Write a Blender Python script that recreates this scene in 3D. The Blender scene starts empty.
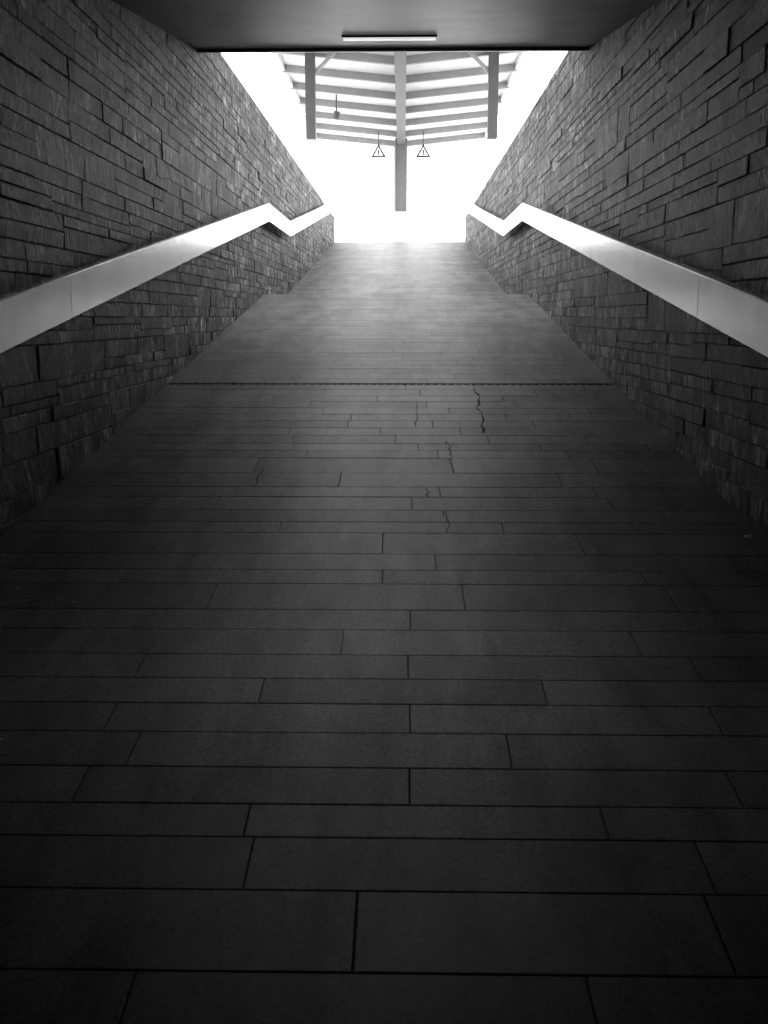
import bpy, math, random
from mathutils import Vector
random.seed(7)
sc=bpy.context.scene
F=1000.0; PH=math.atan(195/F); cP,sP=math.cos(PH),math.sin(PH)
XL,XR=-1.84,1.63
T=0.1424; H0=-1.616
Y0=-9.0; YB=-3.0; YC=13.4; YD=15.75; YT=27.5; YP=9.79
ZTOP=2.6
def zf(y):
    if y<YB: return T*YB+H0
    if y<=YC: return T*y+H0
    zc=T*YC+H0
    if y<=YD: return zc
    if y<=YT: return zc+T*(y-YD)
    return zc+T*(YT-YD)
ZG=zf(YT)
def zceil(y): return T*(max(y,YB)-YP)+2.38
def py2y(py):
    a=math.atan((512-py)/F)-PH
    return H0/(math.tan(a)-T)
def floorpt(px,py):
    y=py2y(py); z=zf(y); d=y*cP-z*sP
    return ((px-403)/F*d,y)
# ---------- materials
def mat(name):
    m=bpy.data.materials.new(name); m.use_nodes=True
    nt=m.node_tree; b=nt.nodes["Principled BSDF"]
    return m,nt,b
def N(nt,t,**k):
    n=nt.nodes.new(t)
    for a,v in k.items():
        if a in n.inputs.keys(): n.inputs[a].default_value=v
        else: setattr(n,a,v)
    return n
def g(v): return (v,v,v,1)
def MR(nt,src,f0,f1,t0,t1):
    r=N(nt,'ShaderNodeMapRange'); nt.links.new(src,r.inputs['Value'])
    for k,v in(('From Min',f0),('From Max',f1),('To Min',t0),('To Max',t1)): r.inputs[k].default_value=v
    return r.outputs[0]
def MUL(nt,a,b,op='MULTIPLY'):
    m=N(nt,'ShaderNodeMath',operation=op); nt.links.new(a,m.inputs[0])
    if isinstance(b,(int,float)): m.inputs[1].default_value=b
    else: nt.links.new(b,m.inputs[1])
    return m.outputs[0]
def simple(name,val,rough=.6,metal=0,var=.15,scale=8,bump=.0,emit=0):
    m,nt,b=mat(name)
    tc=N(nt,'ShaderNodeTexCoord'); n=N(nt,'ShaderNodeTexNoise',Scale=scale,Detail=5.0)
    nt.links.new(tc.outputs['Object'],n.inputs['Vector'])
    nt.links.new(MR(nt,n.outputs['Fac'],.3,.7,val*(1-var),min(1,val*(1+var))),b.inputs['Base Color'])
    b.inputs['Roughness'].default_value=rough; b.inputs['Metallic'].default_value=metal
    if bump:
        bp=N(nt,'ShaderNodeBump',Strength=bump,Distance=.01)
        nt.links.new(n.outputs['Fac'],bp.inputs['Height']); nt.links.new(bp.outputs[0],b.inputs['Normal'])
    if emit:
        b.inputs['Emission Color'].default_value=g(1); b.inputs['Emission Strength'].default_value=emit
    return m
def stone_wall_mat():
    m,nt,b=mat('riven_stone'); L=nt.links.new
    tc=N(nt,'ShaderNodeTexCoord'); at=N(nt,'ShaderNodeAttribute'); at.attribute_name='rnd'
    sep=N(nt,'ShaderNodeSeparateColor'); L(at.outputs['Color'],sep.inputs[0])
    off=N(nt,'ShaderNodeVectorMath',operation='SCALE'); L(at.outputs['Color'],off.inputs[0]); off.inputs['Scale'].default_value=30
    rot=N(nt,'ShaderNodeVectorRotate',rotation_type='X_AXIS')
    L(tc.outputs['Object'],rot.inputs['Vector']); L(MR(nt,sep.outputs[1],0,1,-.6,.6),rot.inputs['Angle'])
    add2=N(nt,'ShaderNodeVectorMath',operation='ADD'); L(rot.outputs[0],add2.inputs[0]); L(off.outputs[0],add2.inputs[1])
    def nz(sc_,s,d,r,dist,src=None):
        mp=N(nt,'ShaderNodeMapping'); mp.inputs['Scale'].default_value=sc_; L(src or add2.outputs[0],mp.inputs['Vector'])
        n=N(nt,'ShaderNodeTexNoise',Scale=s,Detail=d,Roughness=r,Distortion=dist); L(mp.outputs[0],n.inputs['Vector']); return n.outputs['Fac']
    n1=nz((4,13,4.0),1.0,10.0,.72,1.8)      # riving
    n3=nz((4,42,7),1.0,4.0,.6,1.3)          # fine scratches, brightened in the colour like grazing-light glints
    n2=nz((3,4.5,1.8),1.0,6.0,.65,.8)       # patches
    n4=nz((1,1.1,.5),1.0,4.0,.6,.5,tc.outputs['Object'])  # weather staining across stones
    c1=MR(nt,n1,.42,.62,.006,.26)  # dark pits, pale ridges: grazing-light contrast put into the base colour
    sc3=MR(nt,n3,.56,.68,0.0,.60)
    s1=MUL(nt,c1,MUL(nt,sc3,MR(nt,n1,.42,.56,.05,1)),'ADD')
    br=MR(nt,sep.outputs[0],0,1,.4,1.15)
    p2=MR(nt,n2,.40,.60,.2,1.5)
    p4=MR(nt,n4,.35,.65,.6,1.25)
    L(MUL(nt,MUL(nt,MUL(nt,s1,br),p2),p4),b.inputs['Base Color'])
    h=MUL(nt,MUL(nt,n1,MUL(nt,n3,.3),'ADD'),MUL(nt,n2,.3),'ADD')
    bp=N(nt,'ShaderNodeBump',Strength=1.0,Distance=.03); L(h,bp.inputs['Height']); L(bp.outputs[0],b.inputs['Normal'])
    b.inputs['Roughness'].default_value=.55
    b.inputs['Specular IOR Level'].default_value=.12
    return m
def floor_mat():
    m,nt,b=mat('floor_slab_stone'); L=nt.links.new
    tc=N(nt,'ShaderNodeTexCoord'); at=N(nt,'ShaderNodeAttribute'); at.attribute_name='rnd'
    sep=N(nt,'ShaderNodeSeparateColor'); L(at.outputs['Color'],sep.inputs[0])
    n1=N(nt,'ShaderNodeTexNoise',Scale=80.0,Detail=4.0,Roughness=.75); L(tc.outputs['Object'],n1.inputs['Vector'])
    mp=N(nt,'ShaderNodeMapping'); mp.inputs['Scale'].default_value=(2.2,.6,1); L(tc.outputs['Object'],mp.inputs['Vector'])
    n2=N(nt,'ShaderNodeTexNoise',Scale=1.8,Detail=9.0,Roughness=.68,Distortion=.3); L(mp.outputs[0],n2.inputs['Vector'])
    a=MR(nt,n2.outputs['Fac'],.36,.60,.07,.165)
    c=MR(nt,n1.outputs['Fac'],.3,.7,.45,1.55)
    d=MR(nt,sep.outputs[0],0,1,.82,1.18)
    L(MUL(nt,MUL(nt,a,c),d),b.inputs['Base Color'])
    # foot traffic polishes the middle of the ramp, edges stay rough
    sx=N(nt,'ShaderNodeSeparateXYZ'); L(tc.outputs['Object'],sx.inputs[0])
    ab=MUL(nt,MUL(nt,sx.outputs[0],.1,'ADD'),0,'ADD')
    aa=N(nt,'ShaderNodeMath',operation='ABSOLUTE'); L(ab,aa.inputs[0])
    worn=MR(nt,MUL(nt,aa.outputs[0],MUL(nt,n2.outputs['Fac'],.5),'ADD'),.35,1.8,0,.22)
    L(MUL(nt,MR(nt,sep.outputs[1],0,1,.385,.43),worn,'ADD'),b.inputs['Roughness'])
    bp=N(nt,'ShaderNodeBump',Strength=.4,Distance=.002); L(n1.outputs['Fac'],bp.inputs['Height']); L(bp.outputs[0],b.inputs['Normal'])
    return m
M_wall=stone_wall_mat(); M_floor=floor_mat()
M_mortar=simple('dark_mortar',.015,.9)
M_concrete=simple('concrete_soffit',.14,.4,var=.25,scale=3,bump=.2)
M_ground=simple('pale_paving',.6,.8,scale=2)
M_rail=simple('brushed_aluminium',.85,.2,metal=1,var=.12,scale=6)
M_steel=simple('dark_steel',.03,.5)
M_roof=simple('roof_sheet',.66,.5,var=.05)
M_rib=simple('roof_steel_grey',.2,.5,var=.1)
M_col=simple('column_grey',.1,.5,var=.1)
M_white=simple('white_enamel',.75,.4,var=.03)
M_black=simple('black_paint',.01,.5)
M_joint=simple('rail_joint_shadow',.2,.6)
M_lamp=simple('lamp_diffuser',.8,.4,emit=.7)
M_crack=simple('crack_shadow',.012,1)
M_conc2=simple('light_concrete',.6,.8)
# ---------- mesh helpers
def mesh_obj(name,vs,fs,m,parent=None,rnd=None,smooth=False):
    me=bpy.data.meshes.new(name); me.from_pydata([tuple(v) for v in vs],[],fs); me.update()
    o=bpy.data.objects.new(name,me); sc.collection.objects.link(o)
    if m: me.materials.append(m)
    if rnd is not None:
        ca=me.color_attributes.new('rnd','FLOAT_COLOR','CORNER')
        for p in me.polygons:
            c=rnd[p.index]
            for li in p.loop_indices: ca.data[li].color=(c[0],c[1],c[2],1)
    if parent: o.parent=parent
    return o
def recalc(o):
    import bmesh
    bm=bmesh.new(); bm.from_mesh(o.data); bmesh.ops.recalc_face_normals(bm,faces=bm.faces); bm.to_mesh(o.data); bm.free()
BF=[(0,1,2,3),(7,6,5,4),(0,4,5,1),(1,5,6,2),(2,6,7,3),(3,7,4,0)]
def box(name,x0,x1,y0,y1,z0,z1,m,parent=None,bev=0):
    vs=[(x0,y0,z0),(x0,y1,z0),(x1,y1,z0),(x1,y0,z0),(x0,y0,z1),(x0,y1,z1),(x1,y1,z1),(x1,y0,z1)]
    o=mesh_obj(name,vs,BF,m,parent); recalc(o)
    if bev:
        b=o.modifiers.new('bevel','BEVEL'); b.width=bev; b.segments=2
    return o
def prism(name,prof,x0,x1,m,parent=None):
    n=len(prof)
    vs=[(x0,y,z) for y,z in prof]+[(x1,y,z) for y,z in prof]
    fs=[tuple(range(n)),tuple(range(2*n-1,n-1,-1))]+[(i,(i+1)%n,n+(i+1)%n,n+i) for i in range(n)]
    o=mesh_obj(name,vs,fs,m,parent); recalc(o); return o
def beam(name,p,q,w,h,m,parent=None):
    p=Vector(p);q=Vector(q);d=(q-p).normalized()
    up=Vector((0,0,1)) if abs(d.z)<.9 else Vector((0,1,0))
    s=d.cross(up).normalized(); u=s.cross(d)
    vs=[]
    for c in (p,q):
        for a,b in((-1,-1),(1,-1),(1,1),(-1,1)): vs.append(c+s*a*w/2+u*b*h/2)
    o=mesh_obj(name,vs,[(0,1,2,3),(7,6,5,4),(0,4,5,1),(1,5,6,2),(2,6,7,3),(3,7,4,0)],m,parent); recalc(o); return o
def empty(name,loc=(0,0,0)):
    o=bpy.data.objects.new(name,None); sc.collection.objects.link(o); o.location=loc; return o
def cyl(name,p,q,r,m,parent=None,seg=20):
    p=Vector(p);q=Vector(q);d=(q-p).normalized(); a=d.orthogonal().normalized(); b=d.cross(a)
    vs=[];
    for c in(p,q):
        for i in range(seg):
            t=2*math.pi*i/seg; vs.append(c+a*math.cos(t)*r+b*math.sin(t)*r)
    fs=[tuple(range(seg)),tuple(range(2*seg-1,seg-1,-1))]+[(i,(i+1)%seg,seg+(i+1)%seg,seg+i) for i in range(seg)]
    o=mesh_obj(name,vs,fs,m,parent); recalc(o); return o
# ---------- floor
floor_root=empty('floor')
BD=-.007
ydr=py2y(384); DW=.07
prof=[(Y0,zf(Y0)+BD),(YB,zf(YB)+BD),(ydr-DW/2,zf(ydr-DW/2)+BD),(ydr-DW/2,zf(ydr-DW/2)-.022),(ydr+DW/2,zf(ydr+DW/2)-.022),(ydr+DW/2,zf(ydr+DW/2)-.004),
 (YC,zf(YC)-.004),(YD,zf(YD)-.004),(YT,ZG-.004),(YT,-3.2),(Y0,-3.2)]
prism('mortar_bed',prof,XL-.3,XR+.3,M_mortar,floor_root)
rows=[1075,973,891,838,805,768,733,704,679,655,630,610,584,570,554,533,522,510,497,487,473,458]
seams={1075:[122,598],973:[357],891:[250,705],838:[248,605],805:[80,411],768:[133,510],733:[110,411,715],704:[262,545],679:[140,409],
 655:[343,635],630:[162,411],610:[212,464],584:[383],570:[190,436],554:[383,580],533:[280,503],522:[228,447],510:[412,610],497:[235,440],487:[340,560],473:[255,452]}
rs=[]
ylist=[py2y(p) for p in rows]
y=ylist[0]
while y>Y0:
    h=random.choice([.17,.2,.25]); rs.append((max(y-h,Y0),y,None)); y-=h
for i in range(len(rows)-1): rs.append((ylist[i],ylist[i+1],seams.get(rows[i])))
y=ylist[-1]
n=round((ydr-DW/2-y)/.18)
ws=[random.uniform(.8,1.2) for _ in range(n)]; tot=ydr-DW/2-y; s=sum(ws)
for w in ws: rs.append((y,y+w/s*tot,None)); y+=w/s*tot
y=ydr+DW/2
for tgt in (YC,YD,YT):
    n=round((tgt-y)/.19); ws=[random.uniform(.8,1.2) for _ in range(n)]; s=sum(ws); tot=tgt-y
    for w in ws: rs.append((y,y+w/s*tot,None)); y+=w/s*tot
vs=[];fs=[];rc=[]
def slab(x0,x1,y0,y1,dz):
    far=y0>ydr
    G=.0012 if far else random.uniform(.0018,.0028); c=.0015
    b=len(vs); x0+=G;x1-=G;y0+=G;y1-=G
    for (xx0,xx1,yy0,yy1,dd) in ((x0,x1,y0,y1,-.03),(x0,x1,y0,y1,-c*.8+dz),(x0+c,x1-c,y0+c,y1-c,dz)):
        for xx,yy in((xx0,yy0),(xx1,yy0),(xx1,yy1),(xx0,yy1)): vs.append((xx,yy,zf(yy)+dd))
    r=(random.random(),random.random(),random.random())
    for l in(0,4):
        for i in range(4):
            j=(i+1)%4; fs.append((b+l+i,b+l+j,b+l+4+j,b+l+4+i)); rc.append(r)
    fs.append((b+8,b+9,b+10,b+11)); rc.append(r)
for (a,b_,sm) in rs:
    if sm:
        ym=(a+b_)/2; d=ym*cP-zf(ym)*sP
        xs=[(p-403)/F*d for p in sm]
        while xs[0]-XL>1.3: xs.insert(0,xs[0]-random.uniform(.8,1.1))
        while XR-xs[-1]>1.3: xs.append(xs[-1]+random.uniform(.8,1.1))
    else:
        xs=[];x=XL+random.uniform(.2,.9)
        while x<XR-.15: xs.append(x); x+=random.uniform(.5,1.05)
    xs=[XL-.02]+[x for x in xs if XL+.08<x<XR-.08]+[XR+.02]
    for i in range(len(xs)-1): slab(xs[i],xs[i+1],a,b_,random.uniform(-.0006,.0006))
mesh_obj('paving_slabs',vs,fs,M_floor,floor_root,rc)
# drain
dr=empty('slot_drain')
vsd=[];fsd=[]
x=XL+.01
def addbox(vs,fs,x0,x1,y0,y1,f0,f1):
    b=len(vs)
    for xx,yy,ff in((x0,y0,f0),(x0,y1,f0),(x1,y1,f0),(x1,y0,f0),(x0,y0,f1),(x0,y1,f1),(x1,y1,f1),(x1,y0,f1)): vs.append((xx,yy,zf(yy)+ff))
    for f in BF: fs.append(tuple(b+i for i in f))
while x<XR-.02:
    addbox(vsd,fsd,x,x+.022,ydr-DW/2+.008,ydr+DW/2-.008,-.018,-.003); x+=.06
addbox(vsd,fsd,XL,XR,ydr-DW/2+.003,ydr-DW/2+.012,-.02,0.0)
addbox(vsd,fsd,XL,XR,ydr+DW/2-.012,ydr+DW/2-.003,-.02,0.0)
o=mesh_obj('grate',vsd,fsd,M_steel,dr); recalc(o)
# cracks
def crack(name,pts,w):
    P=[floorpt(*p) for p in pts]; Q=[]
    for i in range(len(P)-1):
        for t in range(4):
            f=t/4; Q.append((P[i][0]*(1-f)+P[i+1][0]*f+random.uniform(-.012,.012),P[i][1]*(1-f)+P[i+1][1]*f))
    Q.append(P[-1]); vs=[];fs=[]
    for i,(x,y) in enumerate(Q):
        ww=w*random.uniform(.2,1.4)
        for sx in(-1,1): vs.append((x+sx*ww/2,y,zf(y)+.0018))
        if i: fs.append((2*i-2,2*i-1,2*i+1,2*i))
    mesh_obj(name,vs,fs,M_crack,cr)
cr=empty('floor_crack')
crack('crack_1',[(474,389),(480,399),(478,407),(482,418),(483,433)],.018)
crack('crack_2',[(447,441),(452,452),(450,462),(454,473)],.007)
crack('crack_3',[(415,402),(418,412),(416,427)],.008)
crack('crack_4',[(427,488),(429,497)],.009)
crack('crack_5',[(443,511),(448,520),(447,533)],.007)
crack('crack_6',[(262,468),(254,488)],.007)
# litter
x,y=floorpt(746,537); z=zf(y)
vs=[(x-.02,y,z+.004),(x+.015,y-.02,z+.004),(x+.02,y+.015,z+.02),(x-.01,y+.025,z+.008),(x,y,z+.016)]
mesh_obj('paper_scrap',vs,[(0,1,4),(1,2,4),(2,3,4),(3,0,4)],M_white)
lit=empty('debris_specks'); vs=[];fs=[]
for i in range(150):
    sd=random.choice((-1,1)); xx=(XL if sd<0 else XR)-sd*abs(random.gauss(.05,.3)); yy=random.uniform(2.5,13); r=random.uniform(.003,.008)
    if not XL+.03<xx<XR-.03: continue
    b=len(vs); zz=zf(yy)
    vs+= [(xx-r,yy,zz+.002),(xx,yy-r,zz+.002),(xx+r,yy,zz+.002),(xx,yy+r,zz+.002),(xx,yy,zz+r+.002)]
    fs+=[(b,b+1,b+4),(b+1,b+2,b+4),(b+2,b+3,b+4),(b+3,b,b+4)]
mesh_obj('specks',vs,fs,M_conc2,lit)
# ---------- walls
def make_wall(name,X,sgn):
    root=empty(name)
    prof=[(Y0,-3.2),(YT,-3.2),(YT,ZTOP-.02),(Y0,ZTOP-.02)]
    prism('backing',prof,X-sgn*.006,X-sgn*.35,M_mortar,root)
    vs=[];fs=[];rc=[]
    def block(y0,y1,z0,z1):
        gg=random.uniform(.0018,.0036)
        y0+=gg;y1-=gg;z0+=gg;z1-=gg
        ym=(y0+y1)/2
        if z1<zf(ym)-.15: return
        if ym<YP-.4 and z0>zceil(ym)+.15: return
        p=random.uniform(.002,.008)
        if random.random()<.05: p+=.008
        ch=.003
        b=len(vs)
        def j(): return random.uniform(-.003,.003)
        for l,(a,c,e,f,xx) in enumerate(((y0,y1,z0,z1,-.009),(y0,y1,z0,z1,p-.003),(y0+ch,y1-ch,z0+ch,z1-ch,p))):
            for yy,zz in((a,e),(c,e),(c,f),(a,f)):
                vs.append((X+sgn*(xx+(random.uniform(-.002,.002) if l==2 else 0)),yy+(j() if l else 0),zz+(j() if l and f<ZTOP-.03 else 0)))
        r=(random.random(),random.random(),random.random())
        for l in(0,4):
            for i in range(4):
                k=(i+1)%4; q=(b+l+i,b+l+k,b+l+4+k,b+l+4+i)
                fs.append(q if sgn<0 else q[::-1]); rc.append(r)
        q=(b+8,b+9,b+10,b+11); fs.append(q if sgn>0 else q[::-1]); rc.append(r)
    z=ZTOP
    while z>-2.3:
        h=random.choice([.09,.14,.18,.22,.26])
        y=Y0-random.uniform(0,.3)
        while y<YT:
            L=random.uniform(.6,1.8)
            y1=min(y+L,YT)
            def row(a,b_,lo,hi):
                yy=y
                while yy<y1-.01:
                    y2=min(yy+random.uniform(lo,hi),y1)
                    if y1-y2<.18: y2=y1
                    block(yy,y2,a,b_); yy=y2
            r=random.random()
            if h>=.26 and r<.4:
                s1=z-h*random.uniform(.25,.4); s2=z-h*random.uniform(.6,.75)
                row(z-h,s2,.4,1.2); row(s2,s1,.4,1.2); row(s1,z,.4,1.2)
            elif h>=.14 and r<.85:
                sp=z-h*random.choice([.35,.5,.62])
                row(z-h,sp,.4,1.1); row(sp,z,.4,1.1)
            elif h>=.22: row(z-h,z,.25,.6)
            else: row(z-h,z,.35,.9)
            y=y1
        z-=h
    o=mesh_obj('stone_blocks',vs,fs,M_wall,root,rc); recalc(o)
make_wall('wall_left',XL,1)
make_wall('wall_right',XR,-1)
box('sky_block_wall',XL-.3,XR+.3,Y0-.3,Y0,-3.2,3.0,M_concrete)  # unseen end wall, added to keep sky light out from behind
# ceiling
cprof=[(Y0,zceil(Y0)),(YB,zceil(YB)),(YP-.35,zceil(YP-.35)),(YP-.35,zceil(YP-.35)-.03),(YP,zceil(YP)-.0),(YP,3.1),(Y0,3.1)]
prism('ceiling',cprof,XL-.006,XR+.006,M_concrete)
# ceiling lights; the nearer one is an added, unseen fill
def clight(ly,x0,x1,power=None):
    cl=empty('ceiling_light')
    def cbox(nm,x0,x1,y0,y1,d0,d1,m):
        vs=[]
        for d in(d0,d1):
            for xx,yy in((x0,y0),(x0,y1),(x1,y1),(x1,y0)): vs.append((xx,yy,zceil(yy)-d))
        o=mesh_obj(nm,vs,BF,m,cl); recalc(o)
    cbox('housing',x0-.01,x1+.01,ly-.05,ly+.05,-.002,.015,M_concrete)
    cbox('diffuser',x0,x1,ly-.042,ly+.042,.013,.03,M_lamp)
    if power:
        l=bpy.data.lights.new('added_floor_fill','AREA'); l.shape='RECTANGLE'; l.size=x1-x0; l.size_y=.08; l.energy=power; l.spread=math.radians(65)
        o=bpy.data.objects.new('added_floor_fill',l); sc.collection.objects.link(o); o.parent=cl; o.location=((x0+x1)/2,ly,zceil(ly)-.05)
clight(8.59,-.49,.25)
clight(3.2,-.49,.25,1.1)  # out-of-view fitting and area light added to lift the near floor
# ---------- handrails
def rail(X,sgn):
    r=empty('handrail')
    pts=[(-8.5,.094+.152*(-3-4.42)-0.0),(-3,.094+.152*(-3-4.42)),(13.1,1.41),(15.55,1.41),(25.6,2.80)]
    hh=.215; th=.055; off=.085
    xa=X+sgn*off; xb=xa+sgn*th
    vs=[];fs=[]
    for y,z in pts: vs+=[(xa,y,z-hh),(xb,y,z-hh),(xb,y,z-.006),(xb-sgn*.006,y,z),(xa,y,z)]
    for i in range(len(pts)-1):
        for k in range(5):
            l=(k+1)%5; fs.append((5*i+k,5*i+l,5*i+5+l,5*i+5+k))
    fs+= [(0,1,2,3,4),tuple(5*(len(pts)-1)+k for k in range(5))]
    o=mesh_obj('rail_profile',vs,fs,M_rail,r); recalc(o)
    def zr(y):
        for (a,za),(b,zb) in zip(pts,pts[1:]):
            if a<=y<=b: return za+(zb-za)*(y-a)/(b-a)
    for i,y in enumerate([-6,-4,-2,0,2,4,6,8,10,12,14.3,16.5,18.5,20.5,22.5,24.5]):
        box(f'bracket_{i}',min(X-sgn*.01,xa+sgn*.004),max(X-sgn*.01,xa+sgn*.004),y-.04,y+.04,zr(y)-.17,zr(y)-.06,M_steel,r)
    for i,y in enumerate([2.2,5.2,8.2,11.2,18,21]):
        v=[(xb+sgn*.0008,y+dy,zr(y+dy)+dz) for dy,dz in((-.002,-hh),(.002,-hh),(.002,-.004),(-.002,-.004))]
        mesh_obj(f'joint_{i}',v,[(0,1,2,3)],M_joint,r)
rail(XL,1); rail(XR,-1)
# ---------- ground outside
gr=empty('ground')
box('paving_left',-40,XL-.36,-20,YT,ZG-.4,ZG,M_ground,gr)
box('paving_right',XR+.36,40,-20,YT,ZG-.4,ZG,M_ground,gr)
box('paving_far',-40,40,YT+.001,80,ZG-.4,ZG,M_ground,gr)
# ---------- canopy
ca=empty('station_canopy')
CX=-.1; HW=2.6; ZE=5.36; ZC=5.1
y0,y1=9.9,33.2
def zr2(x): return ZC+(ZE-ZC)*abs(x-CX)/HW
for s in(-1,1):
    vs=[(CX,y0,ZC+.14),(CX,y1,ZC+.14),(CX+s*HW,y1,ZE+.14),(CX+s*HW,y0,ZE+.14)]
    vs+= [(a,b,c+.05) for a,b,c in vs]
    o=mesh_obj('sheet_'+('l' if s<0 else 'r'),vs,BF,M_roof,ca); recalc(o)
    beam('edge_beam_'+('l' if s<0 else 'r'),(CX+s*HW,y0,ZE+.1),(CX+s*HW,y1,ZE+.1),.1,.2,M_roof,ca)
    k=0;y=y0+.3
    while y<y1:
        beam(f'rib_{k}_{s}',(CX,y,ZC+.06),(CX+s*HW,y,ZE+.06),.1,.16,M_rib,ca)
        k+=1; y+=1.68
    # drop posts
    X=(-93 if s<0 else 88)/1000*20.6
    box('drop_post_'+('l' if s<0 else 'r'),X-.1,X+.1,21.6,21.8,3.6,zr2(X)+.12,M_steel,ca)
    beam('drop_brace_'+('l' if s<0 else 'r'),(X-s*.05,21.7,4.85),(X-s*.5,21.7,zr2(X)+.0),.07,.07,M_rib,ca)
    XX=(XL-.17) if s<0 else (XR+.17)
    box('support_'+('l' if s<0 else 'r'),XX-.08,XX+.08,10.1,10.26,ZTOP-.02,zr2(XX)+.12,M_col,ca)
beam('spine_beam',(CX+.02,y0,ZC+.02),(CX+.02,y1,ZC+.02),.24,.24,M_col,ca)
YCOL=31.3
box('column_shaft',CX-.16,CX+.20,YCOL-.16,YCOL+.16,ZG+1.1,ZC+.1,M_col,ca,.02)
box('column_flange_a',CX-.2,CX-.14,YCOL-.2,YCOL+.2,ZG+1.1,ZC,M_rib,ca)
box('column_plinth',CX-.5,CX+.55,YCOL-.5,YCOL+.5,ZG,ZG+1.1,M_white,ca,.03)
# ---------- hanging warning signs
ang=[90,210,330]
def tri(name,cx,cy,cz,R,m,par,yoff,th):
    vs=[]
    for dy in(0,th):
        for a in ang: vs.append((cx+R*math.cos(math.radians(a)),cy+yoff+dy,cz+R*math.sin(math.radians(a))))
    o=mesh_obj(name,vs,[(0,1,2),(5,4,3),(0,3,4,1),(1,4,5,2),(2,5,3,0)],m,par); recalc(o)
for px in(378,422):
    s=empty('warning_sign'); cy=30.0; cx=(px-403)/F*29.0; cz=4.60
    tri('border',cx,cy,cz,.26,M_black,s,0,.02)
    tri('panel',cx,cy,cz,.16,M_white,s,-.006,.01)
    box('mark_bar',cx-.02,cx+.02,cy-.014,cy-.005,cz-.02,cz+.08,M_black,s)
    box('mark_dot',cx-.02,cx+.02,cy-.014,cy-.005,cz-.065,cz-.035,M_black,s)
    cyl('hanger',(cx,cy+.01,cz+.2),(cx,cy+.01,5.2),.015,M_steel,s,8)
# round sign on pole
rs_=empty('round_sign'); cy=34.5; d=32.9
cx=(382-403)/F*d; cz=4.15
cyl('disc',(cx,cy,cz),(cx,cy+.03,cz),.27,simple('sign_grey',.42,.5),rs_,32)
cyl('pole',(cx,cy+.05,ZG),(cx,cy+.05,cz+.1),.03,M_conc2,rs_,10)
# hanging lamp
hl=empty('pendant_lamp'); hx=(335-403)/F*24.5; hy=26.0
cyl('stem',(hx,hy,4.95),(hx,hy,zr2(hx)+.14),.02,M_steel,hl,8)
cyl('head',(hx-.02,hy,4.78),(hx+.02,hy,4.96),.08,M_steel,hl,16)
# ---------- world
w=bpy.data.worlds.new('World'); sc.world=w; w.use_nodes=True
bg=w.node_tree.nodes['Background']; bg.inputs[0].default_value=(1,1,1,1); bg.inputs[1].default_value=6.5
# ---------- camera
cam=bpy.data.cameras.new('camera'); co=bpy.data.objects.new('camera',cam); sc.collection.objects.link(co)
cam.sensor_fit='VERTICAL'; cam.sensor_height=36; cam.lens=36*F/1024; cam.clip_start=.05; cam.clip_end=300
co.rotation_euler=(math.pi/2-PH,0,math.atan(19/F/1.0)); co.location=(0,0,0)
sc.camera=co
sc.view_settings.view_transform='Standard'; sc.view_settings.look='None'
